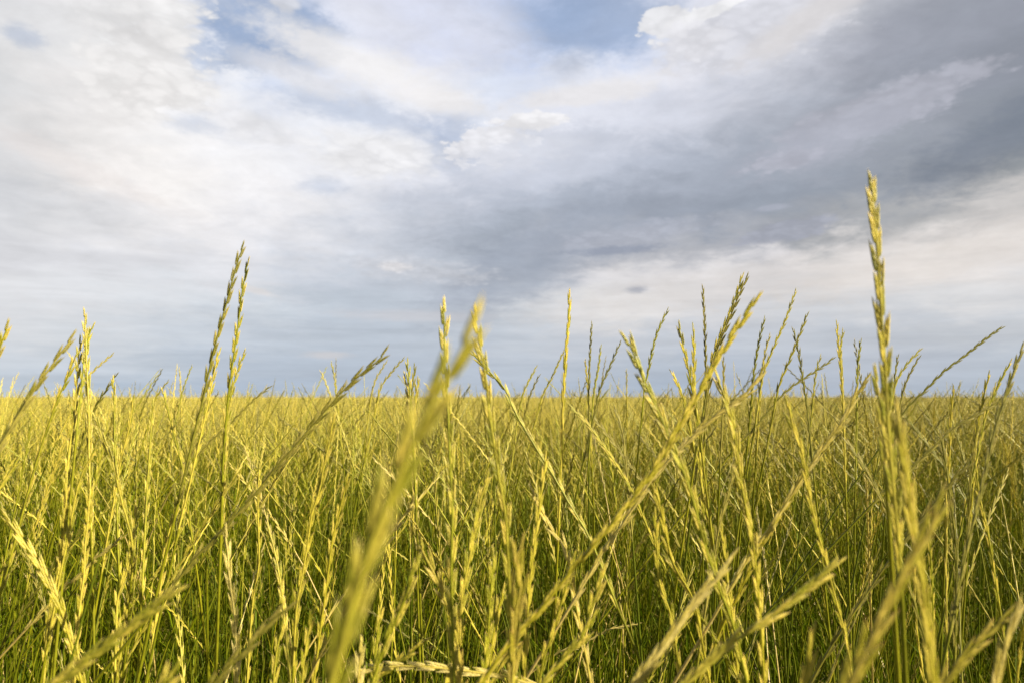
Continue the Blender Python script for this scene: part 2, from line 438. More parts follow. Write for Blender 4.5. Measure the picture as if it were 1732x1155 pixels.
def spikelet_geo(lod, rs, open_=1.0):
    """unit spikelet: 1 long along +Z, outer side towards +X"""
    parts = []
    if lod == 0:
        nf, seg, nr = 5, 8, 6
    elif lod == 1:
        nf, seg, nr = 3, 5, 4
    else:
        V, F, C = floret(1.12, 0.115, 0.085, 4 if lod == 2 else 3, 4, 0.03, 0.0, 0, rs.uniform(0, 1))
        return V, F, C
    parts.append(floret(rs.uniform(.62, .90), .062, .045, seg, nr, 0.07 * open_, 0.045, -0.02, rs.uniform(0, .5)))     # glume on the outer side
    for i in range(nf):
        s = 1 if i % 2 == 0 else -1
        z0 = 0.03 + (0.56 if lod == 0 else 0.45) * i / max(nf - 1, 1)
        L = (0.56 if lod == 0 else 0.64) * rs.uniform(.92, 1.08) * (1 - 0.10 * i / nf)
        tilt = s * open_ * rs.uniform(.03, .085) * (1 - .1 * i / nf)
        parts.append(floret(L, (.058 if lod == 0 else .064) * rs.uniform(.9, 1.1), .052, seg, nr, tilt, s * .036, z0, rs.uniform(0, 1), bend=-s * .03))
    V = []; F = []; C = []; n = 0
    for v, f, c in parts:
        V.append(v); F.append(f + n); C.append(c); n += len(v)
    return np.concatenate(V), np.concatenate(F), np.concatenate(C)


rs = random.Random(5)
SPK = {l: [spikelet_geo(l, rs, o) for o in ((0.8, 1.0, 1.2, 1.5, 0.9, 1.1) if l < 2 else (1,))] for l in (0, 1, 2, 3)}
SPK_ME = {}


def spk_mesh(tone, k):
    if (tone, k) not in SPK_ME:
        b = MB(); b.add(*SPK[0][k]); SPK_ME[(tone, k)] = b.mesh('spikelet', [HEAD[tone]])
    return SPK_ME[(tone, k)]


class Curve:
    def __init__(s, ctrl):
        P = np.asarray(ctrl, float)
        Q = np.vstack([2 * P[0] - P[1], P, 2 * P[-1] - P[-2]])
        out = []
        for i in range(1, len(Q) - 2):
            p0, p1, p2, p3 = Q[i - 1:i + 3]
            m = max(6, int(np.linalg.norm(p2 - p1) / 0.004))
            t = np.linspace(0, 1, m, endpoint=False)[:, None]
            out.append(0.5 * (2 * p1 + (p2 - p0) * t + (2 * p0 - 5 * p1 + 4 * p2 - p3) * t ** 2 + (3 * p1 - p0 - 3 * p2 + p3) * t ** 3))
        out.append(P[-1:]); D = np.concatenate(out)
        s.D = D; s.s = np.concatenate([[0], np.cumsum(np.linalg.norm(np.diff(D, axis=0), axis=1))]); s.L = s.s[-1]

    def at(s, q):
        return np.array([np.interp(q, s.s, s.D[:, k]) for k in range(3)]).T

    def tan(s, q):          # towards the tip (q decreasing)
        v = s.at(max(q - .007, 0)) - s.at(q + .007); return v / (np.linalg.norm(v) + 1e-12)


def head_layout(cv, HL, size, rs, roll, spread=1.0, gap=1.0, cut=None, jit=.22):
    """matrices of the spikelets along the head, tip first"""
    out = []
    q = size * 0.62
    k = rs.randint(0, 1); first = True
    v0 = np.array([0.0, 1.0, 0.0])
    while q < HL:
        if cut is not None and q > cut:
            break
        T = cv.tan(q)
        N = np.cross(v0, T); N /= np.linalg.norm(N) + 1e-9        # sideways as the camera sees it
        B = np.cross(T, N)
        ph = roll + rs.gauss(0, jit)
        side = 1 if k % 2 == 0 else -1
        X = side * (math.cos(ph) * N + math.sin(ph) * B)
        ang = 0.02 if first else spread * rs.uniform(.08, .16)
        Z = T * math.cos(ang) + X * math.sin(ang)
        X2 = X * math.cos(ang) - T * math.sin(ang)
        Y = np.cross(Z, X2)
        sc_ = size * (0.85 if first else rs.uniform(.92, 1.10)) * (0.82 + 0.18 * min(1, q / 0.06))
        base = cv.at(q) + X * (0.0 if first else 0.0006)
        out.append((base, np.stack([X2, Y, Z], 1), sc_))
        k += 1; first = False
        q += size * gap * (0.46 + 0.26 * q / HL) * rs.uniform(.9, 1.1)
    return out


def catmull_stem(cv, a, b, r0, r1, seg, step):
    q = np.linspace(a, b, max(3, int((b - a) / step)))
    t = (q - a) / (b - a)
    V, F, C = rings(cv.at(q), r0 + (r1 - r0) * t ** .7, seg, ref=(0.35, 1.0, 0.15), tcol=np.zeros_like(t))
    C[:, 1] = np.repeat(np.clip(0.75 - 1.6 * t, 0, 1), seg)            # greener towards the root
    C[:, 2] = 0
    return V, F, C


def blade(base, h, azi, lean, w, rs, n=7, droop=1.0):
    """narrow leaf blade, V-folded along its rib"""
    t = np.linspace(0, 1, n)
    out = lean * h * (t ** 1.6) * droop; z = h * (t - 0.28 * droop * lean * t ** 3)
    d = np.array([math.cos(azi), math.sin(azi), 0]); sd_ = np.array([-math.sin(azi), math.cos(azi), 0])
    tw = rs.uniform(-1.2, 1.2)
    c = base + out[:, None] * d + np.stack([0 * t, 0 * t, z], 1)
    wid = w * np.clip(np.minimum(t * 8 + .35, 1), 0, 1) * (1 - t ** 2.2) + 0.0002
    s_ = np.cos(tw * t)[:, None] * sd_ + np.sin(tw * t)[:, None] * d
    V = np.stack([c - s_ * wid[:, None] / 2, c - np.array([0, 0, .15]) * wid[:, None] + d * wid[:, None] * .15, c + s_ * wid[:, None] / 2], 1).reshape(-1, 3)
    i = np.arange(n - 1)[:, None] * 3
    F = np.concatenate([np.stack([i + 0, i + 1, i + 4, i + 3], -1), np.stack([i + 1, i + 2, i + 5, i + 4], -1)]).reshape(-1, 4)
    C = np.zeros((n, 3, 3)); C[:, :, 0] = (t ** 2 * rs.uniform(.5, 1.05))[:, None]; C[:, :, 1] = rs.uniform(0, 1); C[:, 0, 2] = C[:, 2, 2] = .6
    return V, F, C.reshape(-1, 3)


# ------------------------------------------------------------------ ground
b = MB()
Z0 = np.array([[-9000, -9000, 0], [9000, -9000, 0], [9000, 9000, 0], [-9000, 9000, 0]], float)
b.add(Z0, [[0, 1, 2, 3]], np.zeros((4, 3)))
gr = link('ground', b.mesh('ground', [mg], False)); gr['kind'] = 'structure'
gr['label'] = 'dark soil of the field under the tall grass'

# ------------------------------------------------------------------ the stalks one can tell apart in the photograph
# each line: distance in m | tone | head length m | spikelet length mm | roll | pixels tip to foot | label
TR = r'''
.120|y|.20|12.6|.0|812,512 772,610 722,700 677,800 632,910 600,1010 562,1155|large out of focus stalk crossing the centre, nearest to the camera
.290|y|.17|13.2|.1|1471,293 1482,400 1490,520 1497,620 1503,740 1514,860 1522,960 1532,1155|tallest upright stalk, reaching highest into the grey sky at right
.240|o|.20|13|.25|1517,683 1524,744 1531,791 1539,861 1547,911 1555,962 1562,1017 1570,1067 1577,1155|thick golden stalk curving down just right of the tallest stalk
.180|r|.20|12.5|.3|1594,826 1570,900 1553,926 1524,978 1500,1028 1477,1075 1450,1130 1430,1175|blurred red tipped stalk leaning right across the foot of the tallest stalk
.310|y|.05|12|.0|1478,617 1485,654 1490,693 1496,760 1502,860|short pale head pressed against the left side of the tallest stalk
.480|g|.20|12|.2|413,409 401,446 380,524 364,583 352,633 343,676 327,738 308,820|left and taller stalk of the pair standing high against the sky
.500|y|.20|12|.0|421,436 409,497 403,547 395,602 388,653 384,692 378,770 376,828|right and slightly shorter stalk of the tall pair on the left
.560|y|.16|11|.3|373,588 362,629 353,676 339,738 327,790|short yellow stalk tucked under the left stalk of the tall pair
.620|y|.16|11|.3|415,590 401,629 392,665 384,720 380,800|pale stalk tip crossing the right stalk of the tall pair, leaning right
.420|o|.15|12|.3|15,541 0,588 -16,640 -30,720|golden tip cut off by the left edge just above the horizon
.400|g|.20|12.5|.15|128,560 95,608 62,653 23,715 0,754 -30,810|dark stalk near the left edge leaning right with its tip above the horizon
.520|y|.18|12|.1|142,522 145,575 147,633 150,692 150,746 152,820|upright stalk with the highest tip beside the left edge dark leaning stalk
.560|y|.10|11|.4|160,546 149,572 143,600 138,650|short forked tip leaning right out of the upright left stalk
.520|y|.18|11.5|.5|136,567 132,614 128,672 123,719 117,760 112,820|narrow upright stalk just left of the forked left tip
.500|y|.20|12|.2|129,598 113,641 97,676 74,742 58,793 40,860|yellow stalk leaning right between the dark leaning and the narrow upright stalk
1.00|y|.16|11|.3|193,596 175,612 156,629 140,650 122,690|thin far stalk leaning right beside the forked left tip
.620|y|.18|11.5|.2|191,635 193,676 193,730 195,770 197,840|straight stalk poking just over the horizon right of the forked left tip
.700|g|.16|11|.2|200,629 186,650 171,672 150,710 135,760|thin dark stalk slanting right behind the straight left stalk
1.10|y|.14|11|.2|286,641 275,656 262,676 250,720|thin far stalk slanting right left of the tall pair
.640|y|.17|12|.3|273,655 286,703 300,758 310,800 318,860|bent stalk leaning left with its tip at the horizon left of the tall pair
1.30|y|.14|11|.1|325,616 316,640 308,664 300,700|thin far stalk leaning right just left of the tall pair
1.50|y|.14|11|.1|303,621 305,645 306,680 307,720|straight thin far stalk left of the tall pair
.460|y|.20|12|.2|156,696 171,735 191,785 199,820 208,855 222,907 224,960 214,1030|stalk leaning left below the horizon under the forked left tip
.600|y|.16|11|.3|226,668 218,723 206,770 199,810|stalk leaning right crossing the left leaning one below the forked tip
.560|y|.16|11.5|.2|259,674 255,731 249,820 246,880|upright stalk with its tip on the horizon between the forked tip and tall pair
.500|y|.15|12|.5|33,773 15,801 0,824 -18,870|pale tip leaning right at the left edge below the horizon
.480|y|.15|12|.3|162,758 144,789 130,828 120,880|short pale tip leaning right in the grass below the forked tip
.400|o|.20|12|.3|2,864 17,883 38,914 66,956 83,990 102,1029 118,1080 138,1153|golden stalk leaning left from the left edge across the lower left
.250|y|.20|13|.2|312,992 277,1015 215,1063 156,1108 100,1153 40,1205|thick pale stalk slanting low across the bottom left corner
.480|y|.20|12|.3|111,800 111,859 104,928 92,997 81,1053 74,1150|upright bushy yellow stalk in the lower left behind the left leaning golden one
.470|o|.20|11.5|.4|152,814 149,876 144,921 142,970 135,1025 128,1120|upright golden stalk right of the bushy yellow stalk in the lower left
.500|y|.18|12|.3|237,843 225,893 215,963 199,1011 197,1060 194,1140|bushy stalk leaning slightly right above the thick bottom left stalk
.560|y|.14|12|.3|305,829 296,868 284,905 276,960|pale tip leaning right below the foot of the tall pair
.430|p|.19|12.5|.2|381,887 385,935 388,977 395,1025 398,1060 400,1101 402,1170|pale almost white upright stalk low under the tall pair
.560|y|.20|11.5|.2|438,783 436,859 438,949 430,1000 425,1040 420,1120|upright stalk right of the pale white one, low in the left half
.300|g|.16|12.5|.3|500,1018 448,1060 415,1101 391,1122 350,1170|grey green stalk slanting right low beside the pale white stalk
.240|y|.09|13|.4|306,1120 288,1140 268,1175|short tan tip at the bottom edge right of the thick bottom left stalk
.560|p|.12|11.5|.3|213,904 187,925 163,942 140,965|bleached tip bent far right above the thick bottom left stalk
.450|o|.18|12|.2|566,698 559,737 547,792 540,830 527,869 520,920 510,980 501,1032 496,1130|long golden stalk leaning right below the dark slanting stalk
.430|g|.22|12|.1|654,585 640,609 613,630 578,663 547,698 520,729 496,757 465,792 438,827 400,870|dark grey green stalk slanting far right with its tip above the horizon
.370|y|.22|12.5|.1|749,505 752,538 751,581 753,616 755,655 757,690 759,729 761,784 765,850 764,909 763,977 768,1155|upright stalk rising just left of the blurred foreground tip
.340|y|.20|12.8|.2|802,517 808,558 816,609 823,648 827,698 837,760 843,803 855,870 858,920 861,980 866,1100|thick stalk leaning left right behind the blurred foreground tip
.500|y|.22|12|.2|790,591 812,612 831,632 855,659 868,690 879,711 907,758 938,808 965,855 989,894 1008,935 1030,990|long stalk leaning left from beside the blurred tip down to centre right
.600|y|.16|11.5|.2|689,605 692,648 695,698 699,753 702,820|tallest upright stalk of the small bunch left of the blurred foreground stalk
.620|g|.16|11|.5|701,614 699,645 696,680 698,740|right thin stalk of the small bunch left of the blurred foreground stalk
.600|p|.16|11.5|.3|682,628 688,651 692,690 697,740 700,800|pale left stalk of the small bunch left of the blurred foreground stalk
.640|y|.16|11|.3|707,636 704,675 701,710 700,770|lowest stalk of the small bunch left of the blurred foreground stalk
1.00|y|.17|11|.2|685,603 660,632 644,655 636,690 629,722|thin far stalk leaning right just left of the small bunch
1.20|y|.15|11|.2|656,607 645,625 636,640 628,668 622,710|thin far stalk leaning right above the tip of the dark slanting stalk
1.10|y|.15|11|.2|560,610 563,625 566,640 570,680|thin upright far stalk behind the middle of the dark slanting stalk
1.00|y|.15|11|.2|541,626 546,637 552,650 562,680|thin far stalk leaning left behind the dark slanting stalk
.900|g|.14|11|.2|461,651 446,662 430,675 405,700|thin dark tip slanting right at the horizon right of the tall pair
.400|y|.22|12|.3|828,797 815,835 804,894 790,963 776,1042 771,1084 757,1153|long yellow stalk leaning right below the thick left leaning stalk
.330|y|.16|13|.1|709,937 693,990 669,1049 652,1087 638,1129 620,1180|smooth pale stalk leaning right close beside the foot of the blurred stalk
.370|r|.13|12|.1|711,904 717,935 731,963 745,997 763,1042 772,1080 780,1150|spiky red tipped stalk leaning left right of the blurred stalk's foot
.400|y|.10|12|.3|723,1079 693,1105 669,1122 630,1155|small pale tip slanting right at the bottom centre
.390|p|.22|11|.3|594,1138 620,1131 645,1128 700,1126 759,1131 810,1137 856,1143 930,1170|bleached fallen stalk lying almost level at the bottom centre
.400|y|.20|12|.3|833,925 833,963 828,1025 825,1084 821,1122 818,1170|upright stalk under the thick left leaning stalk at the bottom centre
.420|o|.16|12|.2|854,987 848,1010 842,1032 834,1074 828,1130|golden tip leaning right at the bottom just right of centre
.290|r|.16|12|.2|888,904 876,949 881,990 874,1025 871,1067 866,1155|thick blurred green stalk with red tips standing low at centre
.500|y|.18|11.5|.3|452,883 465,935 475,990 481,1050|stalk leaning left in the lower left of the blurred stalk
.350|p|.10|12|.4|612,1077 608,1122 604,1180|short pale tip at the bottom left of the blurred stalk
.420|y|.12|12|.3|648,1029 638,1074 634,1115 630,1180|small upright tip at the bottom just right of the blurred stalk's foot
.460|o|.16|12|.3|589,800 579,845 563,907 556,960|orange golden stalk leaning right left of the blurred stalk's middle
.420|y|.15|12|.3|534,1018 520,1077 513,1129 508,1190|yellow stalk low at the left of the blurred stalk's foot
.420|y|.12|12|.3|480,1042 468,1101 462,1160|narrow tip low between the golden and the pale white stalk
.520|y|.20|12.5|.6|963,489 963,528 959,575 955,637 953,668 951,715 949,781 946,859 942,950|slender upright stalk with a high needle tip right of the blurred tip
.900|g|.17|11|.1|1001,543 998,598 996,653 996,690 996,740|dark thin upright stalk right of the slender needle tipped stalk
.900|y|.16|11|.1|1017,582 1012,621 1004,668 1000,720|thin stalk leaning right, third right of the slender needle tipped stalk
.880|g|.17|11|.1|1051,575 1031,621 1014,660 1004,705|thin dark stalk leaning right to touch the bent thick tip
.920|y|.15|11|.1|990,606 994,653 997,690 999,740|short thin stalk just left of the dark thin upright stalk
1.00|y|.17|11|.2|955,590 934,637 918,668 906,710|thin stalk leaning right into the slender needle tipped stalk
1.00|y|.17|11|.2|909,617 887,660 877,700 870,750|thin stalk leaning right between the blurred tip and the slender needle tip
1.05|g|.15|11|.2|914,632 898,664 888,700|small dark stalk beside the thin right leaning one near centre
.350|y|.24|12.8|.15|1049,563 1070,594 1086,637 1102,672 1125,723 1141,766 1160,808 1179,871 1193,925 1217,997 1241,1060 1262,1150|thick stalk bending left with its arched tip, crossing the long golden diagonal
.800|y|.17|11|.2|1131,520 1109,571 1096,629 1090,660 1084,720|thin stalk leaning right behind the arched thick tip
1.30|y|.15|11|.1|1060,623 1060,668 1061,720|very thin upright far stalk left of the arched thick stalk
.500|y|.18|12|.1|1148,543 1154,579 1164,621 1172,668 1181,715 1190,790|left stalk of the two upright yellow ones left of the long diagonal
.520|y|.15|12|.5|1172,547 1174,594 1174,633 1176,672 1180,730|right stalk of the two upright yellow ones left of the long diagonal
.620|y|.15|12|.3|1133,625 1148,653 1160,688 1170,740|short arched tip leaning left beside the two upright yellow stalks
.750|g|.18|11|.1|1188,481 1191,528 1193,582 1194,625 1193,668 1192,730|thin dark vertical stalk behind the upper part of the long diagonal
.600|g|.20|11.5|.1|1266,462 1253,493 1234,540 1218,579 1207,610 1199,655 1190,720|grey stalk leaning right with the highest tip behind the long diagonal
.620|y|.19|11|.1|1258,461 1248,492 1230,540 1214,580 1203,615 1194,670|thin twin close to the left of the grey highest leaning stalk
.330|o|.27|13|.5|1287,495 1261,536 1234,575 1211,614 1187,656 1156,707 1129,754 1109,789 1078,832 1028,894 971,959 930,1010|long smooth golden diagonal stalk leaning right across the right of centre
.390|o|.24|12.5|.25|1209,625 1222,660 1234,699 1244,746 1253,812 1262,863 1274,921 1286,1049 1292,1150|upright golden stalk leaning left just below the long diagonal's tip
.420|p|.20|13|.3|1296,615 1273,653 1246,680 1211,703 1183,727 1144,766 1109,801 1080,845|pale diagonal stalk lying below and alongside the long golden one
.700|g|.12|11|.2|1224,602 1224,625 1224,655 1222,700|short dark stalk standing between the golden diagonal and the golden left leaner
.800|y|.17|11|.1|1294,534 1283,582 1275,633 1270,690|thin upright stalk just right of the long diagonal's tip
.850|y|.16|11|.1|1303,563 1294,598 1288,640 1284,700|second thin stalk right of the long diagonal's tip
.600|y|.18|11.5|.4|963,684 992,715 1024,758 1047,793 1070,832 1090,880|slim stalk leaning left below the horizon right of the slender needle stalk
.620|g|.12|11.5|.3|1039,686 1051,723 1056,752 1060,800|short dark stalk leaning left below the horizon left of the arched stalk
.440|p|.20|12|.4|896,820 911,851 934,898 954,921 962,955 972,1010|bleached grey dead stalk leaning left right of centre
.440|o|.20|11.5|.5|924,762 920,801 912,859 903,928 895,997 892,1040 886,1155|straight golden stalk crossing the bleached grey dead stalk
.275|p|.20|13|.4|1243,928 1220,970 1193,997 1154,1046 1123,1091 1082,1146 1050,1195|pale thick stalk leaning right at the bottom below the golden left leaner
.260|y|.22|13|.4|1428,945 1403,964 1360,1001 1313,1036 1282,1060 1241,1084 1200,1122 1165,1153 1110,1205|long pale stalk slanting far right low at the lower right
.420|o|.16|12|.2|1102,817 1116,855 1127,907 1137,949 1158,987 1175,1020 1190,1100|orange stalk leaning left below the crossing of diagonal and arched stalk
.450|y|.16|12|.3|1108,859 1111,921 1115,984 1134,1039 1145,1110|yellow stalk hanging left of the orange one under the crossing
.350|y|.18|12|.3|1023,952 1016,984 999,1032 992,1065 974,1091 929,1140 900,1180|pale stalk leaning right with tan tip at the bottom right of centre
.400|y|.18|12|.3|973,932 960,984 947,1025 933,1074 920,1110 912,1153|yellow stalk leaning right low between the straight golden and the tan tipped one
.460|o|.15|11.5|.3|1220,883 1227,942 1231,990 1240,1050 1246,1120|golden stalk upright behind the pale thick bottom stalk's tip
.520|g|.15|12|.3|1244,776 1234,824 1217,887 1210,930|grey green stalk leaning right beside the golden left leaner
.450|o|.16|12|.3|1354,822 1317,873 1298,904 1282,931 1262,975|golden tip slanting right left of the pale stalk with paired spikelets
.450|y|.10|12|.3|936,1011 912,1032 898,1046 880,1075|tiny pale tip leaning right at the foot of the straight golden stalk
.800|p|.11|10|.3|1085,1053 1060,1058 1030,1064 1000,1080|small bleached level stalk in the dark grass at lower centre right
.410|y|.24|12.3|.2|1329,670 1342,725 1356,763 1368,834 1383,900 1399,958 1414,1017 1430,1075 1438,1126 1446,1200|long pale stalk leaning left between the golden left leaner and the tallest stalk
.250|o|.08|13|.2|1377,1056 1370,1110 1362,1160|short orange tip at the bottom edge under the long slanting pale stalk
.250|p|.18|13|.3|1728,1012 1707,1071 1691,1126 1680,1180|pale thick stalk at the bottom right corner
.250|r|.18|13|.3|1714,1026 1675,1067 1633,1110 1600,1150 1570,1200|red tipped stalk slanting right into the bottom right corner
.500|g|.16|11.5|.2|1590,732 1601,795 1609,861 1617,923 1617,1000 1614,1130|dark stalk leaning left with a straight dark green stem near the right edge
.600|g|.18|11.5|.2|1654,712 1644,783 1640,840 1634,920|dark upright stalk near the right edge below the horizon
.500|g|.17|12|.3|1426,740 1453,775 1477,818 1496,853 1510,900|dark stalk leaning left into the foot of the tallest stalk
.420|p|.18|13|.3|1474,634 1453,658 1430,705 1399,748 1368,791 1333,845|pale stalk slanting right just left of the tallest stalk
.520|y|.15|12|.3|1650,783 1656,837 1672,908 1680,960|thin yellow stalk leaning left near the right edge
.560|y|.15|11.5|.3|1568,861 1574,947 1577,1010 1579,1100|thin upright stalk right of the red tipped blurred stalk
.750|g|.20|11.5|.1|1700,552 1672,570 1633,601 1598,627 1563,662 1535,689 1500,740|dark slender stalk slanting far right against the sky near the right edge
.800|y|.16|11|.1|1561,588 1535,615 1516,646 1506,690|upper of two thin stalks leaning right beside the tallest stalk
.820|g|.16|11|.1|1558,600 1541,628 1528,660 1518,710|lower of two thin stalks leaning right beside the tallest stalk
.900|y|.15|11|.1|1520,598 1514,635 1510,690|thin upright stalk close right of the tallest stalk
.800|y|.17|11|.1|1457,572 1451,619 1450,654 1449,710|thin upright stalk close left of the tallest stalk
.700|y|.18|11.5|.1|1415,541 1418,580 1423,631 1426,689 1428,750|upright stalk with the highest tip between long diagonal and tallest stalk
.760|y|.16|11|.1|1426,555 1422,592 1424,640 1426,700|close companion right of the upright stalk left of the tallest one
.750|y|.18|11.5|.1|1368,527 1352,568 1333,615 1317,654 1306,710|stalk leaning right that crosses a left leaning one right of the diagonal
.750|g|.17|11.5|.1|1340,553 1350,592 1358,642 1364,681 1370,740|stalk leaning left crossed by a right leaning one right of the diagonal
.800|y|.18|11|.1|1347,488 1329,541 1305,596 1290,638 1280,700|highest thin stalk right of the long diagonal, leaning right
.800|g|.16|11|.1|1414,603 1387,623 1356,642 1325,666 1296,700|dark thin stalk slanting far right across the crossed pair
.900|y|.14|11|.1|1389,598 1380,632 1374,690|thin short stalk between the crossed pair and the upright one
.440|g|.20|12|.2|1732,580 1714,631 1699,677 1683,724 1668,790|dark stalk leaning right at the right edge with its tip above the horizon
.620|y|.17|11.5|.2|1712,607 1687,654 1668,700 1655,760|pale thin stalk leaning right just left of the right edge dark one
.620|o|.15|11.5|.2|1674,627 1664,670 1653,724 1648,790|small golden stalk with its tip over the horizon near the right edge
.640|o|.14|11.5|.2|1613,652 1609,693 1606,760|small upright stalk with its tip on the horizon near the right edge
.600|g|.16|11.5|.2|1705,668 1691,677 1652,701 1613,724 1575,760|dark stalk slanting low to the right below the horizon at the right edge
'''


def traced(line):
    d, tone, HL, size, roll, pts, label = line.split('|')
    d = float(d); HL = float(HL); size = float(size) / 1000; roll = float(roll)
    if d > .45:
        size *= .9
    rs = random.Random(hash_(label))
    px = [tuple(map(float, p.split(','))) for p in pts.split()]
    if d > 0.3:
        HL *= 1.0
    slope = rs.uniform(-.12, .2) if d > .35 else rs.uniform(-.02, .08)
    P = []; z0 = None
    for x, y in px:
        r_ = ray(x, y)
        dd = d + slope * (y - px[0][1]) / FPX * d
        p = r_ * dd / r_[1] + np.array([0, 0, CAM_Z]); P.append(p)
    # below what is traced the stalk runs on and straightens down to its root
    a, bq = P[-2], P[-1]
    v = (bq - a); hz = v[:2] / max(abs(v[2]), 1e-4)
    hz = np.clip(hz, -1.3, 1.3)
    if abs(v[2]) > .3 * np.linalg.norm(v):        # go on in small, growing steps so that the curve cannot swing out
        for mul in (1.0, 3.0):
            q = bq + v * mul
            if q[2] > .45:
                P.append(q)
    z = P[-1][2]
    base = P[-1].copy()
    for f, kf in ((0.30, 0.26), (0.62, 0.42), (1.0, 0.48)):
        q = base.copy(); q[:2] += hz * z * kf; q[2] = z * (1 - f); P.append(q)
    if label.startswith('bleached fallen'):
        P = P[:-3]; last = P[-1].copy(); q = last + np.array([.12, .03, -.12]); P += [q, q + np.array([.08, .02, -.35]), np.array([q[0] + .1, q[1] + .03, 0.0])]
    cv = Curve(P)
    root = bpy.data.objects.new('ryegrass_stalk', None); COL.objects.link(root)
    foot = cv.D[-1].copy(); foot[2] = 0
    root.location = foot; root.empty_display_size = .02
    root['label'] = label; root['category'] = 'grass stalk'; root['group'] = 'ryegrass stalks standing out of the field'
    off = foot
    b = MB(); V, F, C = catmull_stem(cv, HL * .92, cv.L, .00085, .0017, 7, .012)
    b.add(V - off, F, C); link('stem', b.mesh('stem', [DRY if tone == 'p' else STEM]), root)
    spread = 1.3 if 'out of focus' in label else 1.35 if tone == 'r' else (0.6 if 'smooth' in label or 'slender' in label else 1.0)
    lay = head_layout(cv, HL, size, rs, roll, spread, 0.98 if d < .13 else 0.86 if d < .3 else 1.08, jit=.06 if d < .13 else .22)
    b = MB()
    # the zigzag axis of the head
    qs = [size * .4] ; zz = []
    axis = [cv.at(size * .5)] + [bs - X[:, 0] * .0005 for bs, X, s_ in lay] + [cv.at(HL)]
    V, F, C = rings(axis, np.linspace(.0005, .0009, len(axis)) * (1.15 if d < .13 else 1), 6, tcol=np.zeros(len(axis)), rnd=.35, ref=(0.3, 1, 0.1))
    C[:, 2] = 0
    b.add(V - off, F, C)
    small = d > 0.66
    slim = 0.82 if 'tallest upright stalk, reach' in label else 0.76 if d < .13 else 0.88 if .3 < d < .41 and tone != 'g' else 0.73
    if small:
        for bs, X, s_ in lay:
            V, F, C = SPK[1][rs.randrange(6)]
            b.add((V * s_ * np.array([slim, slim, 1.0])) @ X.T + bs - off, F, C)
        link('seed_head', b.mesh('seed_head', [HEAD[tone]]), root)
    else:
        sh = link('seed_head', b.mesh('seed_head', [HEAD[tone]]), root)
        for bs, X, s_ in lay:
            o = bpy.data.objects.new('spikelet', spk_mesh(tone, rs.randrange(6))); COL.objects.link(o); o.parent = sh
            M = Matrix.Identity(4)
            for i in range(3):
                for j in range(3):
                    M[i][j] = X[i, j] * s_ * (slim if j < 2 else 1.0)
                M[i][3] = (bs - off)[i]
            o.matrix_local = M
    return root


def hash_(s):
    h = 7
    for ch in s:
        h = (h * 131 + ord(ch)) % 1000003
    return h


heroes = [traced(l) for l in TR.strip().splitlines()]
print('traced stalks', len(heroes))


# ------------------------------------------------------------------ stalk prototypes
def proto_curve(rs, H, lean, curve, az_):
    """from tip to root, root at the origin"""
    d = np.array([math.cos(az_), math.sin(az_), 0])
    ts = np.array([1, .9, .78, .6, .4, .2, 0.0])
    x = lean * H * ts ** 1.5 + curve * H * .25 * np.clip(ts - .55, 0, 1) ** 2 * 4
    wob = np.array([rs.uniform(-.004, .004) for _ in ts]); wob[-1] = 0
    e = np.array([-d[1], d[0], 0])
    P = [x[i] * d + wob[i] * e + np.array([0, 0, H * t * (1 - .18 * lean * t)]) for i, t in enumerate(ts)]
    return Curve(P)


def proto(rs, lod, tone_head, mats_sep=False, H=None, HL=None, lean=None):
    H = H or 0.82; HL = HL or rs.uniform(.15, .22)
    lean = rs.uniform(.02, .22) if lean is None else lean
    cv = proto_curve(rs, H, lean, rs.uniform(-.3, .9), 0.0)
    size = rs.uniform(.0112, .0130) if lod == 1 and mats_sep else rs.uniform(.0092, .0114)
    st = catmull_stem(cv, HL * .92, cv.L, .0008, .0015, {0: 6, 1: 5, 2: 4, 3: 3}[lod], {0: .02, 1: .04, 2: .08, 3: .2}[lod])
    parts = []
    lay = head_layout(cv, HL, size * (1 if lod < 3 else 1.8), rs, rs.uniform(-.5, 1.5), 1.2, gap=1.18 if lod < 3 else 1.5)
    axis = [cv.at(size * .5)] + [bs - X[:, 0] * .0005 for bs, X, s_ in lay] + [cv.at(HL)]
    if lod < 3:
        V, F, C = rings(axis, np.linspace(.0004, .0009, len(axis)), 4 if lod < 2 else 3, tcol=np.zeros(len(axis)), rnd=.3, ref=(0.3, 1, 0.1)); C[:, 2] = 0
        parts.append((V, F, C))
    for bs, X, s_ in lay:
        V, F, C = SPK[lod][rs.randrange(len(SPK[lod]))]
        C = C.copy(); C[:, 1] = np.clip(C[:, 1] * .7 + rs.uniform(0, .3), 0, 1) if lod < 2 else rs.uniform(0, 1)
        f = np.array([.70, .72, 1.0]) if lod < 3 else np.array([1.0, 1.0, 1.0])
        parts.append(((V * f * s_) @ X.T + bs, F, C))
    return st, parts, cv


# near stalks that stand loose between the traced ones: individual things copied from prototypes
PROT = []
for i in range(12):
    rs = random.Random(100 + i)
    tone = 'yyyogyyproyg'[i]
    st, parts, cv = proto(rs, 1, tone, True)
    bs_ = MB(); bs_.add(*st); bh = MB()
    for p in parts:
        bh.add(*p)
    PROT.append((bs_.mesh('stem', [STEM if tone != 'p' else DRY]), bh.mesh('seed_head', [HEAD[tone]]), tone, cv.D[0].copy()))


def project(p):
    x, y, z = p[0], p[1], p[2] - CAM_Z
    f = y * math.cos(PITCH) + z * math.sin(PITCH); u = z * math.cos(PITCH) - y * math.sin(PITCH)
    return 866 + FPX * x / f, 577.5 - FPX * u / f


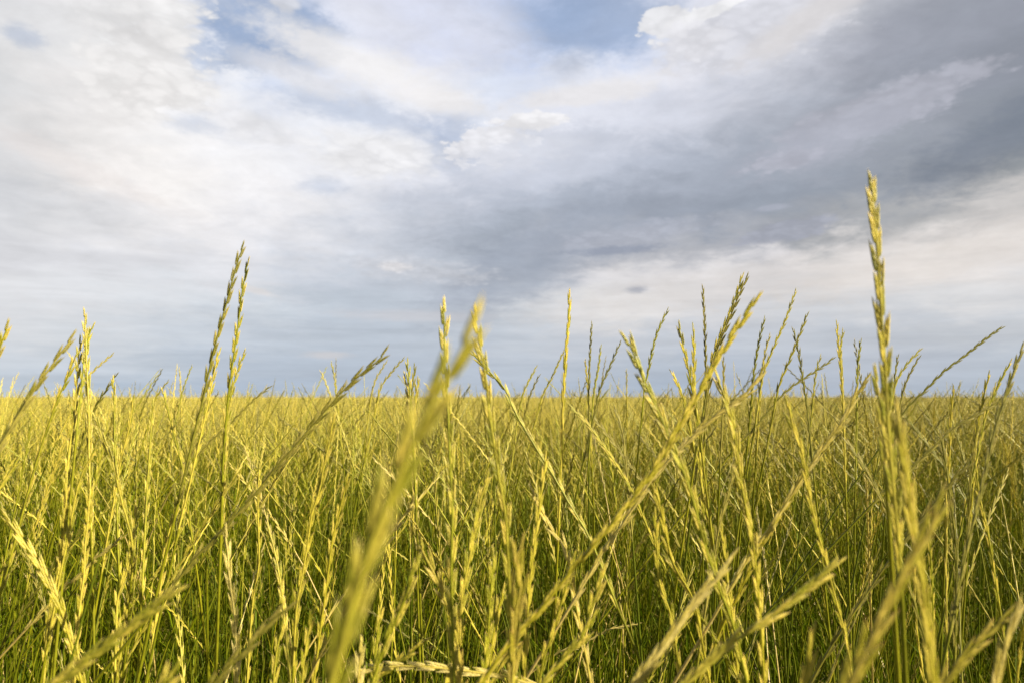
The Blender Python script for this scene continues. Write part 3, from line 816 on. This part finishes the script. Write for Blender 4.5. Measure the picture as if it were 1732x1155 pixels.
NEAR = []
tries = 0
while len(NEAR) < 166 and tries < 9000:
    tries += 1
    y = math.sqrt(rng.uniform(.42 ** 2, 1.35 ** 2)); x = rng.uniform(-.86, .86) * y
    k = int(rng.integers(0, 12)); s = float(np.clip(rng.normal(.985, .055), .82, 1.06)); rz = float(rng.uniform(0, 2 * math.pi))
    tip = PROT[k][3] * s
    t = np.array([x + tip[0] * math.cos(rz), y + tip[0] * math.sin(rz), tip[2]])
    if t[1] < .38:
        continue
    u, v = project(t)
    if not (-20 < u < 1752) or v < 640 - 30 * rng.random() or v > 1060:
        continue
    NEAR.append((u, v, x, y, k, s, rz, t))
NEAR.sort()
TONE = {'y': 'yellow green', 'o': 'golden', 'g': 'dark grey green', 'p': 'bleached pale', 'r': 'red tipped'}
MARK = [(0, 'at the left edge'), (90, 'under the dark leaning stalk by the left edge'), (160, 'under the forked left tip'), (250, 'left of the tall pair'),
        (340, 'under the tall pair'), (440, 'right of the tall pair'), (530, 'under the dark slanting stalk'), (610, 'left of the blurred stalk'),
        (690, 'behind the blurred stalk'), (780, 'right of the blurred stalk'), (880, 'left of the slender needle stalk'), (960, 'right of the slender needle stalk'),
        (1050, 'by the arched thick stalk'), (1140, 'under the long golden diagonal'), (1230, 'right of the long golden diagonal'), (1320, 'under the crossed pair'),
        (1410, 'left of the tallest stalk'), (1500, 'right of the tallest stalk'), (1590, 'under the far slanting slender stalk'), (1670, 'at the right edge')]
ORD = ['first', 'second', 'third', 'fourth', 'fifth', 'sixth', 'seventh', 'eighth', 'ninth', 'tenth', 'eleventh', 'twelfth', 'thirteenth', 'fourteenth', 'fifteenth', 'sixteenth', 'seventeenth', 'eighteenth']
cells = {}
for n_ in NEAR:
    j = max(i for i, mk in enumerate(MARK) if n_[0] >= mk[0] or i == 0)
    cells.setdefault((j, PROT[n_[4]][2]), []).append(n_)
for (j, tone), lst in cells.items():
    lst.sort(key=lambda q: q[1])
    for i, (u, v, x, y, k, s, rz, t) in enumerate(lst):
        root = bpy.data.objects.new('ryegrass_stalk', None); COL.objects.link(root)
        root.location = (x, y, 0); root.rotation_euler = (0, 0, rz); root.scale = (s, s, s); root.empty_display_size = .02
        rank = (ORD[i] + ' highest ') if len(lst) > 1 else 'only '
        if i == 0 and len(lst) > 1:
            rank = 'highest '
        root['label'] = rank + TONE[tone] + ' loose stalk ' + MARK[j][1]
        root['category'] = 'grass stalk'; root['group'] = 'loose ryegrass stalks between the taller ones'
        link('stem', PROT[k][0], root); link('seed_head', PROT[k][1], root)

# ------------------------------------------------------------------ the uncounted field: prototypes kept out of the scene and scattered on points
POOL = bpy.data.collections.new('field_pool')
names = []


def pool(name, b, mats):
    o = bpy.data.objects.new(name, b.mesh(name, mats)); POOL.objects.link(o); names.append(name)
    return len(names) - 1


idx = {'mid': [], 'far': [], 'patch': [], 'tuft': [], 'bigpatch': []}
HM = [HEAD['y'], HEAD['o'], HEAD['g'], HEAD['p'], STEM, BLADE]
TONES = [0] * 9 + [1] * 2 + [2] * 3 + [3] * 1
for i in range(14):
    rs = random.Random(300 + i); st, parts, cv = proto(rs, 1, 'y', lean=rs.choice([.02, .04, .06, .1, .14, .2, .34]))
    b = MB(); b.add(*st, 4); mi = TONES[i % 15]
    for p in parts: b.add(*p, mi)
    for _ in range(2):
        zz = rs.uniform(.15, .5); q = cv.at(cv.L - zz)
        b.add(*blade(q, rs.uniform(.10, .2), rs.uniform(0, 6.28), rs.uniform(.3, .9), .0035, rs), 5)
    idx['mid'].append(pool('a_mid_%02d' % i, b, HM))
for i in range(14):
    rs = random.Random(400 + i); st, parts, cv = proto(rs, 2, 'y', lean=rs.choice([.02, .04, .07, .1, .15, .24]))
    b = MB(); b.add(*st, 4); mi = TONES[i % 15]
    for p in parts: b.add(*p, mi)
    idx['far'].append(pool('b_far_%02d' % i, b, HM))
far_protos = []
for i in range(10):
    rs = random.Random(500 + i); st, parts, cv = proto(rs, 3, 'y', lean=rs.choice([.02, .04, .07, .1, .15, .24])); far_protos.append((st, parts))
for i in range(4):
    rs = random.Random(600 + i); b = MB(); W = 1.2
    for _ in range(330):
        st, parts = far_protos[rs.randrange(10)]
        a = rs.uniform(0, 6.28); s = min(max(rs.gauss(.98, .08), .75), 1.2); M = np.array([[math.cos(a), -math.sin(a), 0], [math.sin(a), math.cos(a), 0], [0, 0, 1]]) * s
        o = np.array([rs.uniform(-W / 2, W / 2), rs.uniform(-W / 2, W / 2), 0]); mi = TONES[rs.randrange(15)]
        b.add(st[0] @ M.T + o, st[1], st[2], 4)
        for p in parts: b.add(p[0] @ M.T + o, p[1], p[2], mi)
    for _ in range(160):
        b.add(*blade(np.array([rs.uniform(-W / 2, W / 2), rs.uniform(-W / 2, W / 2), 0.]), rs.uniform(.35, .68), rs.uniform(0, 6.28), rs.uniform(.1, .5), .006, rs, 4), 5)
    idx['patch'].append(pool('c_patch_%02d' % i, b, HM))
for i in range(8):
    rs = random.Random(700 + i); b = MB()
    for _ in range(16):
        r_ = rs.uniform(0, .05); a = rs.uniform(0, 6.28)
        b.add(*blade(np.array([r_ * math.cos(a), r_ * math.sin(a), 0.]), rs.uniform(.25, .62), rs.uniform(0, 6.28), rs.uniform(.05, .6), rs.uniform(.0022, .0045), rs, 8), 0)
    for _ in range(3):      # last year's dead blades
        r_ = rs.uniform(0, .06); a = rs.uniform(0, 6.28)
        b.add(*blade(np.array([r_ * math.cos(a), r_ * math.sin(a), 0.]), rs.uniform(.2, .6), rs.uniform(0, 6.28), rs.uniform(.3, 1.3), rs.uniform(.002, .0035), rs, 8, rs.uniform(.8, 1.2)), 2)
    for _ in range(2):      # bare green culms
        r_ = rs.uniform(0, .06); a = rs.uniform(0, 6.28); h = rs.uniform(.45, .72); l = rs.uniform(0, .12); a2 = rs.uniform(0, 6.28)
        p = np.array([[r_ * math.cos(a) + l * t * t * math.cos(a2), r_ * math.sin(a) + l * t * t * math.sin(a2), h * t] for t in np.linspace(0, 1, 6)])
        V, F, C = rings(p, np.linspace(.0013, .0006, 6), 4, tcol=np.zeros(6), rnd=rs.uniform(0, .35), ref=(1, .2, .1)); C[:, 2] = 0
        b.add(V, F, C, 1)
    idx['tuft'].append(pool('d_tuft_%02d' % i, b, [BLADE, STEM, DRY]))


def scatter(name, P, I, RZ, TX, TY, SC, label, category):
    me = bpy.data.meshes.new(name); me.vertices.add(len(P)); me.vertices.foreach_set('co', P.astype(np.float32).ravel())
    for an, ty, data, key in (('pick', 'INT', I.astype(np.int32), 'value'), ('turn', 'FLOAT_VECTOR', np.stack([TX, TY, RZ], 1).astype(np.float32).ravel(), 'vector'),
                              ('size', 'FLOAT_VECTOR', SC.astype(np.float32).ravel(), 'vector')):
        a = me.attributes.new(an, ty, 'POINT'); a.data.foreach_set(key, data)
    o = link(name, me)
    ng = bpy.data.node_groups.new(name, 'GeometryNodeTree')
    ng.interface.new_socket('Geometry', in_out='INPUT', socket_type='NodeSocketGeometry')
    ng.interface.new_socket('Geometry', in_out='OUTPUT', socket_type='NodeSocketGeometry')
    N = ng.nodes; L = ng.links
    gi = N.new('NodeGroupInput'); go_ = N.new('NodeGroupOutput')
    ci = N.new('GeometryNodeCollectionInfo'); ci.inputs['Collection'].default_value = POOL
    ci.inputs['Separate Children'].default_value = True; ci.inputs['Reset Children'].default_value = True
    ip = N.new('GeometryNodeInstanceOnPoints'); ip.inputs['Pick Instance'].default_value = True
    def attr(nm, ty):
        a = N.new('GeometryNodeInputNamedAttribute'); a.data_type = ty; a.inputs[0].default_value = nm
        return [q for q in a.outputs if q.enabled and q.name == 'Attribute'][0]
    L.new(gi.outputs[0], ip.inputs['Points']); L.new(ci.outputs[0], ip.inputs['Instance'])
    L.new(attr('pick', 'INT'), ip.inputs['Instance Index']); L.new(attr('turn', 'FLOAT_VECTOR'), ip.inputs['Rotation']); L.new(attr('size', 'FLOAT_VECTOR'), ip.inputs['Scale'])
    L.new(ip.outputs[0], go_.inputs[0])
    md = o.modifiers.new('scatter', 'NODES'); md.node_group = ng
    o['kind'] = 'stuff'; o['label'] = label; o['category'] = category
    return o


def wedge(y0, y1, dens, k=.95, pad=.5):
    """points ahead of the camera between two distances"""
    A = k * (y1 ** 2 - y0 ** 2) + 2 * pad * (y1 - y0); n = int(A * dens)
    y = rng.uniform(y0, y1, n * 3); x = rng.uniform(-1, 1, n * 3) * (k * y1 + pad)
    ok = np.abs(x) < k * y + pad; y, x = y[ok], x[ok]
    n = min(int(A * dens), len(x)); return np.stack([x[:n], y[:n], 0 * x[:n]], 1)


def pack(P, ids, zs, tilt):
    n = len(P)
    return [P, rng.choice(np.array(ids), n), rng.uniform(0, 2 * math.pi, n), rng.normal(0, tilt, n), rng.normal(0.02, tilt, n),
            np.repeat(np.clip(rng.normal(zs, .075, n), .72, zs + .21)[:, None], 3, 1)]


def join(L):
    return [np.concatenate([q[i] for q in L]) for i in range(6)]


def clumpy(P):
    """thin the stand here and there as a real field is"""
    v = np.sin(P[:, 0] * 5.1 + 1.3 * np.sin(P[:, 1] * 3.7)) * np.sin(P[:, 1] * 4.3 + 1.7 * np.sin(P[:, 0] * 2.9))
    return P[rng.random(len(P)) < .72 + .28 * v]


L = []
q_ = pack(clumpy(wedge(.8, 6.5, 60, pad=.5)), idx['mid'], .78, .08); q_[5] = rng.uniform(.62, .92, (len(q_[0]), 1)) * np.ones((1, 3)); L.append(q_)   # shorter, later heads lower in the stand
L.append(pack(clumpy(wedge(1.2, 3.2, 460, pad=.5)), idx['mid'], 1.01, .06))
q_ = pack(clumpy(wedge(1.0, 4.0, 120, pad=.5)), idx['mid'], .85, .12); q_[5] = rng.uniform(.5, .88, (len(q_[0]), 1)) * np.ones((1, 3)); L.append(q_)
L.append(pack(clumpy(wedge(3.2, 12, 580, pad=.6)), idx['far'], 1.005, .06))
# beside and behind the camera, so that the stand goes on all round
q = rng.uniform(-2.2, 2.2, (1700, 2)); q = q[(np.abs(q[:, 0]) > .95 * np.maximum(q[:, 1], 0) + .45) & (np.hypot(q[:, 0], q[:, 1]) > .5)]
L.append(pack(np.column_stack([q, np.zeros(len(q))]), idx['far'], .94, .05))
# 12 m and on: whole patches, then patches stretched sideways with distance
P = []; SCL = []
y = 12.4
while y < 420:
    w = 1.0 if y < 70 else (2.0 if y < 160 else 4.0)
    xs = np.arange(-(.95 * y + 2), .95 * y + 2, w * 1.05)
    for x in xs:
        P.append((x + rng.uniform(-.15, .15), y + rng.uniform(-.15, .15), 0)); SCL.append((w, w, rng.normal(1.0, .03)))
    y += w * 1.02
P = np.array(P); SCL = np.array(SCL); n = len(P); print('patches', n)
L.append([P, rng.choice(np.array(idx['patch']), n), rng.choice([0, math.pi / 2, math.pi, 1.5 * math.pi], n) + rng.uniform(-.1, .1, n), np.zeros(n), np.zeros(n), SCL])
J = join(L); print('field points', len(J[0]))
scatter('grass_field', J[0], J[1], J[2], J[3], J[4], J[5], 'dense ripe ryegrass field reaching to the horizon', 'grass')

L = [pack(wedge(.25, 3.0, 120, pad=.6), idx['tuft'], .98, .06), pack(wedge(3.0, 12, 40, pad=.6), idx['tuft'], 1.05, .06)]
q = rng.uniform(-1.6, 1.6, (500, 2)); q = q[np.abs(q[:, 0]) > .95 * np.maximum(q[:, 1], 0) + .3]
L.append(pack(np.column_stack([q, np.zeros(len(q))]), idx['tuft'], .9, .06))
J = join(L)
scatter('grass_undergrowth', J[0], J[1], J[2], J[3], J[4], J[5], 'green leaf blades and stems low between the ripe stalks', 'grass')
